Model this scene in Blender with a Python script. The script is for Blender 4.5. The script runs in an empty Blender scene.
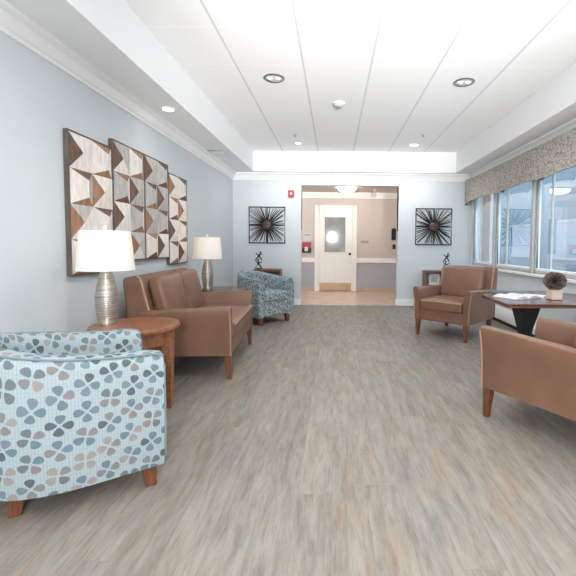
import bpy, bmesh, math, random
from mathutils import Vector, Matrix, Euler
PI = math.pi
R = math.radians
scene = bpy.context.scene
COL = scene.collection
rng = random.Random(7)

# ------------------------------------------------------------------ room measures (metres)
XL, XR = -1.855, 2.49          # side walls
YB, YF = 7.25, -2.40          # far wall, wall behind the camera
ZS, ZT = 2.40, 2.76           # soffit and tray ceiling
TX0, TX1, TY0, TY1 = -1.44, 2.14, -1.9, 7.06   # tray opening
OX0, OX1, OZ = -0.605, 1.165, 2.19             # opening in the far wall
YH = 9.50                     # hall back wall
CAMH = 1.11

# ------------------------------------------------------------------ helpers
def lin(c):
    return tuple(((v/255)/12.92 if v/255 <= .04045 else ((v/255+.055)/1.055)**2.4) for v in c) + (1,)

class NT:
    """small node-tree builder"""
    def __init__(s, name):
        s.m = bpy.data.materials.new(name); s.m.use_nodes = True
        s.t = s.m.node_tree; s.n = s.t.nodes; s.l = s.t.links
        s.bsdf = s.n['Principled BSDF']
    def add(s, typ, **kw):
        n = s.n.new(typ)
        for k, v in kw.items(): setattr(n, k, v)
        return n
    def set(s, sock, v):
        if isinstance(v, bpy.types.NodeSocket): s.l.new(v, sock)
        else: sock.default_value = v
    def math(s, op, a, b=None, c=None):
        n = s.add('ShaderNodeMath', operation=op)
        s.set(n.inputs[0], a)
        if b is not None: s.set(n.inputs[1], b)
        if c is not None: s.set(n.inputs[2], c)
        return n.outputs[0]
    def mix(s, f, a, b):
        n = s.add('ShaderNodeMix', data_type='RGBA')
        s.set(n.inputs[0], f); s.set(n.inputs[6], a); s.set(n.inputs[7], b)
        return n.outputs[2]
    def ramp(s, f, stops, interp='LINEAR'):
        n = s.add('ShaderNodeValToRGB'); e = n.color_ramp.elements
        n.color_ramp.interpolation = interp
        while len(e) < len(stops): e.new(0.5)
        for i, (p, c) in enumerate(stops): e[i].position = p; e[i].color = c
        s.set(n.inputs[0], f); return n.outputs[0]
    def coord(s, which='Object'):
        return s.add('ShaderNodeTexCoord').outputs[which]
    def uv(s):
        return s.add('ShaderNodeUVMap').outputs[0]
    def mapping(s, v, scale=(1,1,1), rot=(0,0,0), loc=(0,0,0)):
        n = s.add('ShaderNodeMapping'); s.set(n.inputs[0], v)
        n.inputs['Scale'].default_value = scale; n.inputs['Rotation'].default_value = rot; n.inputs['Location'].default_value = loc
        return n.outputs[0]
    def noise(s, v, scale=5, detail=4, rough=.55):
        n = s.add('ShaderNodeTexNoise'); s.set(n.inputs['Vector'], v)
        n.inputs['Scale'].default_value = scale; n.inputs['Detail'].default_value = detail; n.inputs['Roughness'].default_value = rough
        return n.outputs['Fac']
    def sep(s, v):
        n = s.add('ShaderNodeSeparateXYZ'); s.set(n.inputs[0], v); return n.outputs
    def comb(s, x, y, z=0.0):
        n = s.add('ShaderNodeCombineXYZ'); s.set(n.inputs[0], x); s.set(n.inputs[1], y); s.set(n.inputs[2], z); return n.outputs[0]
    def bump(s, h, strength=.2, dist=.01):
        n = s.add('ShaderNodeBump'); s.set(n.inputs['Height'], h)
        n.inputs['Strength'].default_value = strength; n.inputs['Distance'].default_value = dist
        s.l.new(n.outputs[0], s.bsdf.inputs['Normal'])
    def color(s, c): s.set(s.bsdf.inputs['Base Color'], c)
    def rough(s, v): s.set(s.bsdf.inputs['Roughness'], v)

def plain(name, rgb, rough=.6, metal=0, var=.04, scale=12, bump=0, spec=.4):
    t = NT(name); c = lin(rgb)
    f = t.noise(t.coord(), scale, 4)
    d = tuple(max(0, v*(1-var*2)) for v in c[:3]) + (1,)
    b = tuple(min(1, v*(1+var)) for v in c[:3]) + (1,)
    t.color(t.ramp(f, [(.3, d), (.7, b)])); t.rough(rough)
    t.bsdf.inputs['Metallic'].default_value = metal
    t.bsdf.inputs['Specular IOR Level'].default_value = spec
    if bump: t.bump(f, bump, .004)
    return t.m

def emit(name, rgb, strength, base=None):
    t = NT(name); t.color(lin(base or rgb)); t.rough(.5)
    t.bsdf.inputs['Emission Color'].default_value = lin(rgb)
    t.bsdf.inputs['Emission Strength'].default_value = strength
    return t.m

def wood(name, c1, c2, scale=(18, 18, 2), rough=.4, spec=.4):
    t = NT(name); v = t.mapping(t.coord(), scale)
    f = t.noise(v, 2.2, 6, .6)
    t.color(t.ramp(f, [(.3, lin(c1)), (.7, lin(c2))])); t.rough(rough)
    t.bsdf.inputs['Specular IOR Level'].default_value = spec
    t.bump(f, .06, .003)
    return t.m

class MB:
    """collects shapes into one bmesh and links it as one object"""
    def __init__(s): s.b = bmesh.new(); s.uv = None; s.M = Matrix()
    def v(s, p): return s.b.verts.new(s.M @ Vector(p))
    def face(s, vs, mi=0):
        try:
            f = s.b.faces.new(vs); f.material_index = mi; return f
        except ValueError: return None
    def box(s, lo, hi, mi=0):
        x0, y0, z0 = lo; x1, y1, z1 = hi
        c = [s.v(p) for p in ((x0,y0,z0),(x1,y0,z0),(x1,y1,z0),(x0,y1,z0),(x0,y0,z1),(x1,y0,z1),(x1,y1,z1),(x0,y1,z1))]
        for q in ((3,2,1,0),(4,5,6,7),(0,1,5,4),(1,2,6,5),(2,3,7,6),(3,0,4,7)): s.face([c[i] for i in q], mi)
        return s
    def prism(s, poly, ax, a0, a1, mi=0):
        """extrude a polygon lying across axis ax ('x','y','z') from a0 to a1"""
        def P(u, w, a): return {'x': (a,u,w), 'y': (u,a,w), 'z': (u,w,a)}[ax]
        A = [s.v(P(u,w,a0)) for u, w in poly]; B = [s.v(P(u,w,a1)) for u, w in poly]
        n = len(poly)
        s.face(A[::-1], mi); s.face(B, mi)
        for i in range(n): s.face([A[i], A[(i+1)%n], B[(i+1)%n], B[i]], mi)
        return s
    def loft(s, rings, closed=True, cap=True, loop=False, mi=0, uvs=None):
        V = [[s.v(p) for p in r] for r in rings]
        n = len(rings[0]); m = len(rings)
        lay = None
        if uvs: lay = s.b.loops.layers.uv.get('UVMap') or s.b.loops.layers.uv.new('UVMap')
        for i in range(m if loop else m-1):
            for j in range(n if closed else n-1):
                a, b_ = i, (i+1) % m; c, d = j, (j+1) % n
                f = s.face([V[a][c], V[a][d], V[b_][d], V[b_][c]], mi)
                if f and lay:
                    un = uvs[0]; vn = uvs[1]
                    q = [(un[i], vn[j]), (un[i], vn[j+1]), (un[i+1], vn[j+1]), (un[i+1], vn[j])]
                    for lp, w in zip(f.loops, q): lp[lay].uv = w
        if cap and not loop:
            for r, rev in ((V[0], True), (V[-1], False)):
                f = s.face(r[::-1] if rev else r, mi)
                if f and lay:
                    for lp in f.loops:
                        lp[lay].uv = (lp.vert.co.y+.37, lp.vert.co.z)
        return s
    def tube(s, pts, rad, n=8, loop=False, cap=True, mi=0):
        pts = [Vector(p) for p in pts]; rings = []; m = len(pts)
        up = Vector((0.13, 0.21, 1)).normalized()
        for i, p in enumerate(pts):
            t = (pts[(i+1) % m] if (loop or i < m-1) else p) - (pts[i-1] if (loop or i > 0) else p)
            t.normalize()
            if abs(t.dot(up)) > .95: a = t.cross(Vector((1,0.1,0))).normalized()
            else: a = t.cross(up).normalized()
            b = t.cross(a)
            r = rad[i] if isinstance(rad, (list, tuple)) else rad
            rings.append([p + a*r*math.cos(2*PI*k/n) + b*r*math.sin(2*PI*k/n) for k in range(n)])
        return s.loft(rings, True, cap, loop, mi)
    def lathe(s, prof, c=(0,0,0), n=32, mi=0, cap=True):
        rings = [[(c[0]+r*math.cos(2*PI*k/n), c[1]+r*math.sin(2*PI*k/n), c[2]+z) for k in range(n)] for r, z in prof]
        return s.loft(rings, True, cap, False, mi)
    def pad(s, h, c=(0,0,0), r=.03, puff=(0,0,0), mi=0, k=5):
        """rounded, puffed box with half sizes h"""
        def axis(hh):
            e = [-hh + r*(1-math.cos(PI/2*i/3)) for i in range(3)]
            mid = [-hh+r + (2*hh-2*r)*i/k for i in range(k+1)]
            return e + mid + [-x for x in e[::-1]]
        X, Y, Z = axis(h[0]), axis(h[1]), axis(h[2])
        cache = {}
        def V(x, y, z):
            key = (round(x,5), round(y,5), round(z,5))
            if key in cache: return cache[key]
            p = Vector((x,y,z)); q = Vector([max(-(hh-r), min(hh-r, w)) for hh, w in zip(h, p)])
            d = p-q
            if d.length > 1e-9: p = q + d.normalized()*r
            o = p.copy()
            for a in range(3):
                b_, c_ = (a+1) % 3, (a+2) % 3
                o[a] += puff[a]*(p[a]/h[a])*(1-(p[b_]/h[b_])**2)*(1-(p[c_]/h[c_])**2)
            cache[key] = s.v(o + Vector(c)); return cache[key]
        lay = s.b.loops.layers.uv.get('UVMap') or s.b.loops.layers.uv.new('UVMap')
        def quad(pts, uvs):
            f = s.face([V(*p) for p in pts], mi)
            if f:
                for lp, w in zip(f.loops, uvs): lp[lay].uv = w
        for A, B, mk in ((X, Y, lambda a,b,w: (a,b,w*h[2])), (Y, Z, lambda a,b,w: (w*h[0],a,b)), (Z, X, lambda a,b,w: (b,w*h[1],a))):
            for i in range(len(A)-1):
                for j in range(len(B)-1):
                    q = [(A[i],B[j]),(A[i+1],B[j]),(A[i+1],B[j+1]),(A[i],B[j+1])]
                    quad([mk(a,b,1) for a,b in q], [(a+.1,b+.3) for a,b in q]); quad([mk(a,b,-1) for a,b in q][::-1], [(a+.1,b+.3) for a,b in q][::-1])
        return s
    def build(s, name, mats, parent=None, bevel=0, seg=2, sharp=38, loc=None, rot=None, subsurf=0):
        b = s.b
        bmesh.ops.remove_doubles(b, verts=b.verts, dist=1e-6)
        bmesh.ops.recalc_face_normals(b, faces=b.faces)
        for f in b.faces: f.smooth = True
        for e in b.edges:
            if len(e.link_faces) == 2 and e.calc_face_angle(0) > R(sharp): e.smooth = False
        me = bpy.data.meshes.new(name); b.to_mesh(me); b.free()
        for m in (mats if isinstance(mats, (list, tuple)) else [mats]): me.materials.append(m)
        o = bpy.data.objects.new(name, me); COL.objects.link(o)
        if parent: o.parent = parent
        if loc: o.location = loc
        if rot: o.rotation_euler = rot
        if bevel:
            md = o.modifiers.new('bevel', 'BEVEL'); md.width = bevel; md.segments = seg; md.limit_method = 'ANGLE'; md.angle_limit = R(35)
        if subsurf:
            md = o.modifiers.new('sub', 'SUBSURF'); md.levels = subsurf; md.render_levels = subsurf
        return o

def tag(o, label, cat, group=None, kind=None):
    o['label'] = label; o['category'] = cat
    if group: o['group'] = group
    if kind: o['kind'] = kind
    return o
def thing(name, label, cat, loc=(0,0,0), rz=0, group=None):
    o = bpy.data.objects.new(name, None); COL.objects.link(o)
    o.location = loc; o.rotation_euler = (0,0,rz); o.empty_display_size = .1
    return tag(o, label, cat, group)
def struct(o, label=None):
    o['kind'] = 'structure'
    if label: o['label'] = label
    return o
def dup(root, loc, rz, label, group=None):
    r = root.copy(); COL.objects.link(r); r.location = loc; r.rotation_euler = (0,0,rz); r['label'] = label
    if group: r['group'] = group
    for ch in list(root.children):
        c = ch.copy(); COL.objects.link(c); c.parent = r
        for g in list(ch.children):
            d = g.copy(); COL.objects.link(d); d.parent = c
    return r

# ------------------------------------------------------------------ materials
M = {}
M['wall'] = plain('pale_grey_blue_paint', (206,213,217), .75, var=.01, scale=3, spec=.2)
M['beige'] = plain('beige_paint', (202,191,184), .75, var=.01, scale=3, spec=.2)
M['hall_grey'] = plain('grey_wainscot_paint', (172,174,180), .7, var=.01, scale=3, spec=.2)
M['white'] = plain('white_trim_paint', (240,241,241), .45, var=.005, spec=.3)
M['soffit'] = plain('white_ceiling_paint', (238,240,241), .85, var=.005, scale=3, spec=.1)
M['door'] = plain('white_door_paint', (236,233,229), .45, var=.01, spec=.3)
M['copper'] = plain('copper_plate', (176,146,122), .35, 1, .05)
M['steel'] = plain('dark_steel', (70,72,75), .35, 1, .04)
M['chrome'] = plain('brushed_chrome', (165,165,165), .28, 1, .04)
M['black'] = plain('black_plastic', (28,29,32), .5, var=.05)
M['alu'] = plain('window_aluminium', (188,192,192), .45, .25, .02)
M['alu_white'] = plain('white_window_frame', (226,230,232), .45, 0, .01)
M['gasket'] = plain('dark_window_gasket', (88,96,104), .6)
M['leg'] = wood('stained_leg_wood', (92,54,36), (128,80,54), (30,30,3), .35)
M['table_wood'] = wood('cherry_table_wood', (112,68,47), (154,99,70), (3,16,16), .28, .5)
M['dark_wood'] = wood('dark_walnut', (58,36,28), (92,62,48), (3,18,18), .2)
M['cab_wood'] = wood('cabinet_wood', (88,58,46), (128,90,74), (18,18,3), .4)
M['panel_side'] = wood('panel_edge_wood', (78,71,66), (108,100,94), (20,20,3), .7)
M['facet_white'] = wood('whitewashed_wood', (214,206,198), (246,241,236), (10,16,3), .7, .2)
M['facet_cream'] = wood('cream_wood', (212,196,178), (240,230,218), (10,16,3), .7, .2)
M['facet_grey'] = wood('weathered_grey_wood', (160,158,158), (206,203,200), (10,16,3), .7, .2)
M['facet_brown'] = wood('brown_wood', (134,98,78), (182,140,112), (10,16,3), .65, .2)
M['facet_dark'] = wood('dark_brown_wood', (92,72,62), (132,106,92), (10,16,3), .65, .2)
M['iron'] = plain('blackened_iron', (48,46,46), .5, .6, .08)
M['bronze'] = plain('bronze_disc', (104,84,72), .45, .5, .15, 40, .3)
M['red'] = plain('red_alarm_plastic', (176,60,52), .4)
M['red_box'] = plain('red_box_paint', (176,48,58), .4)
M['paper'] = plain('paper', (205,205,202), .6, var=.02, spec=.2)
M['cream'] = plain('cream_ceramic', (206,186,168), .45, var=.03)
M['book'] = plain('dark_book_cover', (48,52,62), .4)
M['twig'] = plain('dried_brown_flower', (152,136,132), .8, var=.35, scale=60)
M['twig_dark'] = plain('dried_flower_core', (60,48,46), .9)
M['detector'] = plain('detector_plastic', (206,206,204), .5)
M['vent'] = plain('vent_metal', (222,224,224), .45)
M['slot'] = plain('vent_shadow_gap', (150,153,156), .7)
M['plaque'] = plain('grey_plaque', (150,146,142), .5)
M['snow'] = plain('snow', (118,128,136), .8, var=.04, scale=1.2)
M['facade'] = plain('pale_blue_siding', (80,93,101), .7, var=.02)
M['facade_dark'] = plain('blue_grey_window', (84,97,110), .3, var=.06)
M['facade_trim'] = plain('facade_trim', (118,128,134), .6)
M['bush'] = plain('frosted_bush', (66,78,90), .8, var=.2)

def m_leather(name, c):
    t = NT(name); co = t.coord()
    f = t.noise(t.mapping(co, (1,1,1)), 5, 3); g = t.noise(co, 260, 2)
    a = lin(c); d = tuple(v*.86 for v in a[:3])+(1,); b = tuple(v*1.1 for v in a[:3])+(1,)
    t.color(t.ramp(f, [(.3, d), (.7, b)])); t.rough(.42); t.bsdf.inputs['Specular IOR Level'].default_value = .45
    t.bump(g, .12, .002); return t.m
M['leather'] = m_leather('brown_vinyl', (120,88,71))
M['piping'] = m_leather('tan_piping', (176,140,116))

def m_lamp_metal():
    t = NT('ribbed_silver_metal'); x, y, z = t.sep(t.coord())
    w = t.math('SINE', t.math('MULTIPLY', z, 430))
    n = t.noise(t.mapping(t.coord(), (2,2,60)), 3, 4)
    t.color(t.ramp(n, [(.3, lin((150,142,134))), (.7, lin((206,199,192)))]))
    t.bsdf.inputs['Metallic'].default_value = .85; t.rough(.36)
    t.bump(w, .25, .003); return t.m
M['lamp_metal'] = m_lamp_metal()

def m_shade():
    t = NT('white_linen_shade')
    for l in list(t.l): pass
    out = t.n['Material Output']
    d = t.add('ShaderNodeBsdfDiffuse'); d.inputs[0].default_value = lin((250,249,247))
    tr = t.add('ShaderNodeBsdfTranslucent'); tr.inputs[0].default_value = lin((250,246,240))
    mx = t.add('ShaderNodeMixShader'); mx.inputs[0].default_value = .35
    t.l.new(d.outputs[0], mx.inputs[1]); t.l.new(tr.outputs[0], mx.inputs[2]); t.l.new(mx.outputs[0], out.inputs[0])
    return t.m
M['shade'] = m_shade()

def m_glass():
    t = NT('window_glass'); out = t.n['Material Output']
    a = t.add('ShaderNodeBsdfTransparent'); a.inputs[0].default_value = (.93,.96,.98,1)
    g = t.add('ShaderNodeBsdfGlossy'); g.inputs['Roughness'].default_value = .01; g.inputs[0].default_value = (1,1,1,1)
    geo = t.add('ShaderNodeNewGeometry'); fr = t.add('ShaderNodeFresnel'); t.set(fr.inputs[0], t.math('MULTIPLY_ADD', geo.outputs['Backfacing'], -.8333, 1.5))
    f = t.math('MULTIPLY', fr.outputs[0], 1.6)
    mx = t.add('ShaderNodeMixShader'); t.l.new(f, mx.inputs[0])
    t.l.new(a.outputs[0], mx.inputs[1]); t.l.new(g.outputs[0], mx.inputs[2]); t.l.new(mx.outputs[0], out.inputs[0])
    return t.m
M['glass'] = m_glass()
M['door_glass'] = plain('grey_door_glass', (120,118,116), .08, 0, .12, 5, spec=.8)

def m_floor():
    t = NT('vinyl_plank_floor'); co = t.coord(); x, y, z = t.sep(co)
    W, L = .152, 1.22
    u = t.math('DIVIDE', x, W); row = t.math('FLOOR', u)
    wn = t.add('ShaderNodeTexWhiteNoise', noise_dimensions='1D'); t.set(wn.inputs['W'], row)
    v = t.math('ADD', t.math('DIVIDE', y, L), t.math('MULTIPLY', wn.outputs['Value'], 3.7)); cell = t.math('FLOOR', v)
    wc = t.add('ShaderNodeTexWhiteNoise', noise_dimensions='2D'); t.set(wc.inputs['Vector'], t.comb(row, cell))
    rnd = wc.outputs['Value']
    # grain runs along each plank, shifted plank by plank
    gx = t.comb(t.math('MULTIPLY_ADD', rnd, 37., x), t.math('MULTIPLY_ADD', rnd, 11., y), rnd)
    warp = t.noise(t.mapping(gx, (5,1.6,1)), 1.0, 2)
    gv = t.comb(t.math('MULTIPLY_ADD', warp, .09, t.sep(gx)[0]), t.sep(gx)[1], rnd)
    g1 = t.noise(t.mapping(gv, (24,3.4,1)), 1.0, 9, .68)
    g2 = t.noise(t.mapping(gv, (64,7,1)), 1.0, 8, .72)
    g3 = t.noise(t.mapping(gx, (9,2.8,1)), 1.0, 5, .62)
    base = t.ramp(g1, [(.32, lin((140,128,117))), (.44, lin((160,149,138))), (.54, lin((174,164,152))), (.66, lin((188,179,167)))])
    tint = t.ramp(g3, [(.34, lin((180,146,116))), (.44, lin((168,160,148))), (.56, lin((160,160,158))), (.66, lin((146,158,168)))])
    c = t.mix(.28, base, tint)
    pl = t.ramp(rnd, [(0, (.55,.545,.54,1)), (.5, (.60,.60,.605,1)), (1, (.65,.645,.645,1))])
    n = t.add('ShaderNodeMix', data_type='RGBA', blend_type='MULTIPLY'); n.inputs[0].default_value = 1
    t.l.new(c, n.inputs[6]); t.l.new(pl, n.inputs[7]); c = n.outputs[2]
    k = t.ramp(g2, [(.36, (.62,.60,.57,1)), (.46, (.96,.96,.95,1)), (.60, (1.08,1.08,1.07,1))])
    n = t.add('ShaderNodeMix', data_type='RGBA', blend_type='MULTIPLY'); n.inputs[0].default_value = .6
    t.l.new(c, n.inputs[6]); t.l.new(k, n.inputs[7]); c = n.outputs[2]
    def edge(f, w):
        a = t.math('ABSOLUTE', t.math('SUBTRACT', t.math('FRACT', f), .5)); return t.math('GREATER_THAN', a, .5-w)
    e = t.math('MAXIMUM', edge(u, .010), edge(v, .0015))
    c = t.mix(t.math('MULTIPLY', e, .35), c, lin((112,102,94)))
    t.color(c); t.rough(t.ramp(g1, [(.3,(.5,.5,.5,1)),(.7,(.38,.38,.38,1))])); t.bsdf.inputs['Specular IOR Level'].default_value = .4
    t.bump(g1, .08, .002); return t.m
M['floor'] = m_floor()

def m_hall_floor():
    t = NT('hall_floor_tile'); co = t.coord(); x, y, z = t.sep(co)
    f = t.noise(t.mapping(co, (3,9,1)), 1.2, 4)
    t.color(t.ramp(f, [(.3, lin((172,144,124))), (.55, lin((206,184,166))), (.75, lin((220,202,186)))])); t.rough(.3); return t.m
M['hall_floor'] = m_hall_floor()

def m_ceiling():
    t = NT('ceiling_tiles'); x, y, z = t.sep(t.coord()); T = .622
    def line(c, off, w):
        f = t.math('FRACT', t.math('DIVIDE', t.math('ADD', c, off), T))
        a = t.math('ABSOLUTE', t.math('SUBTRACT', f, .5)); return t.math('GREATER_THAN', a, .5-w)
    n = t.noise(t.coord(), 60, 3)
    base = t.ramp(n, [(.3, lin((241,242,242))), (.7, lin((247,247,247)))])
    c = t.mix(line(y, -3.11+.622*8, .012), base, lin((250,250,250)))
    c = t.mix(line(x, .92+.622*4, .013), c, lin((212,214,216)))
    t.color(c); t.rough(.9); t.bsdf.inputs['Specular IOR Level'].default_value = .1; return t.m
M['ceiling'] = m_ceiling()

def m_flower():
    t = NT('petal_print_fabric'); uv = t.uv(); S = .092
    u, v, _ = t.sep(t.mapping(uv, (1/S,1/S,1), (0,0,.42)))
    row = t.math('FLOOR', v); odd = t.math('MULTIPLY', t.math('MODULO', t.math('ABSOLUTE', row), 2.), .5)
    u = t.math('ADD', u, odd); cu = t.math('FLOOR', u)
    lu = t.math('SUBTRACT', t.math('FRACT', u), .5); lv = t.math('SUBTRACT', t.math('FRACT', v), .5)
    wn = t.add('ShaderNodeTexWhiteNoise', noise_dimensions='2D'); t.set(wn.inputs['Vector'], t.comb(cu, row))
    ang = t.math('MULTIPLY', wn.outputs['Value'], 1.1)
    ca, sa = t.math('COSINE', ang), t.math('SINE', ang)
    px = t.math('SUBTRACT', t.math('MULTIPLY', lu, ca), t.math('MULTIPLY', lv, sa))
    py = t.math('ADD', t.math('MULTIPLY', lu, sa), t.math('MULTIPLY', lv, ca))
    ax, ay = t.math('ABSOLUTE', px), t.math('ABSOLUTE', py)
    al = t.math('MULTIPLY', t.math('ADD', ax, ay), .7071); pe = t.math('MULTIPLY', t.math('SUBTRACT', ax, ay), .7071)
    e1 = t.math('DIVIDE', t.math('SUBTRACT', al, .275), .195)
    wid = t.math('MULTIPLY_ADD', al, .38, .060)
    e2 = t.math('DIVIDE', pe, wid)
    d = t.math('ADD', t.math('POWER', t.math('ABSOLUTE', e1), 2.), t.math('POWER', t.math('ABSOLUTE', e2), 2.))
    mask = t.math('LESS_THAN', d, 1.)
    wp = t.add('ShaderNodeTexWhiteNoise', noise_dimensions='3D')
    t.set(wp.inputs['Vector'], t.comb(t.math('MULTIPLY_ADD', t.math('SIGN', px), .31, cu), t.math('MULTIPLY_ADD', t.math('SIGN', py), .27, row), 2.3))
    # each flower leans to one tint, its petals vary
    tone = t.math('ADD', t.math('MULTIPLY', wn.outputs['Value'], .55), t.math('MULTIPLY', wp.outputs['Value'], .45))
    pc = t.ramp(tone, [(0, lin((76,82,88))), (.27, lin((104,119,129))), (.42, lin((92,112,122))), (.55, lin((122,118,116))), (.68, lin((140,135,129))), (.80, lin((96,102,107)))], 'CONSTANT')
    gu, gv, _ = t.sep(uv)
    def thin(c, p, w):
        f = t.math('FRACT', t.math('DIVIDE', c, p)); return t.math('LESS_THAN', f, w)
    g = t.math('MAXIMUM', t.math('MULTIPLY', thin(gu, .011, .3), .55), t.math('MULTIPLY', thin(gv, .014, .22), .35))
    base = t.mix(g, lin((157,169,174)), lin((134,152,160)))
    c = t.mix(t.math('MULTIPLY', mask, .9), base, pc)
    t.color(c); t.rough(.85); t.bsdf.inputs['Specular IOR Level'].default_value = .15
    return t.m
M['flower'] = m_flower()

def m_valance():
    t = NT('valance_print'); co = t.coord()
    vo = t.add('ShaderNodeTexVoronoi', feature='DISTANCE_TO_EDGE'); t.set(vo.inputs['Vector'], t.mapping(co, (1,1,1))); vo.inputs['Scale'].default_value = 24
    f = t.noise(t.mapping(co, (1,1,1)), 34, 3)
    a = t.ramp(f, [(.36, lin((128,122,120))), (.44, lin((176,170,164))), (.62, lin((196,188,178)))])
    c = t.mix(t.ramp(vo.outputs['Distance'], [(.03,(1,1,1,1)),(.075,(0,0,0,1))]), a, lin((138,132,128)))
    t.color(c); t.rough(.9); return t.m
M['valance'] = m_valance()
M['valance_trim'] = plain('valance_edge_trim', (74,72,72), .8)

# ------------------------------------------------------------------ setting
def crown(name, p0, p1, inward, z=ZS, drop=.125, out=.085, mat=None):
    """crown moulding from p0 to p1 (xy), stepping out towards 'inward'"""
    prof = [(0,-drop),(.012,-drop),(.016,-drop+.022),(.028,-drop+.03),(out*.62,-.038),(out*.78,-.03),(out,-.018),(out,0),(0,0)]
    ix, iy = inward
    rings = [[(p[0]+ix*a, p[1]+iy*a, z+b) for a, b in prof] for p in (p0, p1)]
    return struct(MB().loft(rings).build(name, mat or M['white'], sharp=25))

struct(MB().box((XL-.15,YF-.15,-.1),(XR+.15,YB+.0,0)).build('floor', M['floor']))
struct(MB().box((-2.6,YB,-.1),(2.9,YH+.12,0)).build('floor_hall', M['hall_floor']))
struct(MB().box((XL-.15,YF-.15,ZT),(XR+.15,YB+.12,ZT+.1)).build('ceiling', M['ceiling']))
# soffit ring that steps down from the tiled ceiling
m = MB()
o_ = [(XL,YF),(XR,YF),(XR,YB),(XL,YB)]; i_ = [(TX0,TY0),(TX1,TY0),(TX1,TY1),(TX0,TY1)]
for z in (ZS, ZT-.002): pass
vo = [[m.v((x,y,z)) for x,y in o_] for z in (ZS, ZT-.002)]; vi = [[m.v((x,y,z)) for x,y in i_] for z in (ZS, ZT-.002)]
for k in range(4):
    n = (k+1) % 4
    m.face([vo[0][k], vo[0][n], vi[0][n], vi[0][k]]); m.face([vo[1][k], vi[1][k], vi[1][n], vo[1][n]])
    m.face([vi[0][k], vi[0][n], vi[1][n], vi[1][k]]); m.face([vo[0][n], vo[0][k], vo[1][k], vo[1][n]])
struct(m.build('ceiling_soffit', M['soffit'], sharp=20))
struct(MB().box((XL-.15,YF-.15,0),(XL,YB+.15,ZT)).build('wall_left', M['wall']))
struct(MB().box((XL,YF-.15,0),(XR,YF,ZT)).build('wall_front', M['wall']))
m = MB(); D = .15
m.box((XL,YB,0),(OX0,YB+D,ZT)); m.box((OX1,YB,0),(XR+.15,YB+D,ZT)); m.box((OX0,YB,OZ),(OX1,YB+D,ZT))
struct(m.build('wall_back', M['wall']))
# right wall with the window band
WY0, WY1, WZ0, WZ1 = .27, 7.16, .775, 2.08
m = MB(); m.box((XR,YF-.15,0),(XR+.15,YB,WZ0)); m.box((XR,YF-.15,WZ1),(XR+.15,YB,ZT)); m.box((XR,YF-.15,WZ0),(XR+.15,WY0,WZ1)); m.box((XR,WY1,WZ0),(XR+.15,YB,WZ1))
struct(m.build('wall_right', M['wall']))
crown('trim_1', (XL,YF), (XL,YB), (1,0)); crown('trim_2', (XR,YF), (XR,YB), (-1,0))
crown('trim_3', (XL,YB), (XR,YB), (0,-1)); 
# white head casing over the opening
struct(MB().box((OX0-.0,YB-.012,OZ),(OX1,YB+.0,OZ+.085)).build('trim_4', M['white'], bevel=.003))
def base(name, lo, hi):
    struct(MB().box(lo, hi).build(name, M['white'], bevel=.006))
base('baseboard_left', (XL,YF,0), (XL+.014,YB,.105)); base('baseboard_back', (XL,YB-.014,0), (OX0,YB,.115))
base('baseboard_back_right', (OX1,YB-.014,0), (XR,YB,.115)); base('baseboard_jamb', (OX1-.012,YB-.014,0), (OX1,YB+D,.115))
base('baseboard_right', (XR-.014,YF,0), (XR,YB,.10))
# sill
struct(MB().box((XR-.045,WY0-.05,WZ0-.035),(XR+.06,WY1+.05,WZ0)).build('trim_5', M['white'], bevel=.006))

# windows: 1.2 m lights, a fixed pane and a narrow sliding sash
ys = [7.16, 6.18, 4.985, 3.79, 2.60, 1.40, .27]
for k in range(6):
    y1, y0 = ys[k], ys[k+1]
    w = MB()
    fr = .038; x0, x1 = XR+.02, XR+.085
    w.box((x0,y0,WZ0),(x1,y0+fr,WZ1)); w.box((x0,y1-fr,WZ0),(x1,y1,WZ1)); w.box((x0,y0+fr,WZ0),(x1,y1-fr,WZ0+fr)); w.box((x0,y0+fr,WZ1-fr),(x1,y1-fr,WZ1))
    fo = struct(w.build('window_%d' % (k+1), M['alu'], bevel=.003))
    s = MB(); ym = y1 - (y1-y0)*.30; a = .009; xa, xb = XR+.035, XR+.062
    s.box((xa,ym-a,WZ0+fr),(xb,ym+a,WZ1-fr)); s.build('window_mullion', M['alu'], fo, bevel=.002)
    s = MB(); xa, xb = XR+.03, XR+.07
    for yy in (y1-fr-.03, y0+fr): s.box((xa,yy,WZ0+fr),(xb,yy+.03,WZ1-fr))
    s.box((xa,y0+fr+.03,WZ0+fr),(xb,y1-fr-.03,WZ0+fr+.03)); s.box((xa,y0+fr+.03,WZ1-fr-.03),(xb,y1-fr-.03,WZ1-fr))
    s.build('window_sash', M['alu_white'], fo, bevel=.003)
    MB().box((XR+.048,y0+fr,WZ0+fr),(XR+.052,y1-fr,WZ1-fr)).build('window_glass', M['glass'], fo)
    # post between two windows, room side
    if k < 5: MB().box((XR-.012,y0-.03,WZ0),(XR+.02,y0+.03,WZ1)).build('window_post', M['alu'], fo, bevel=.004)

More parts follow.
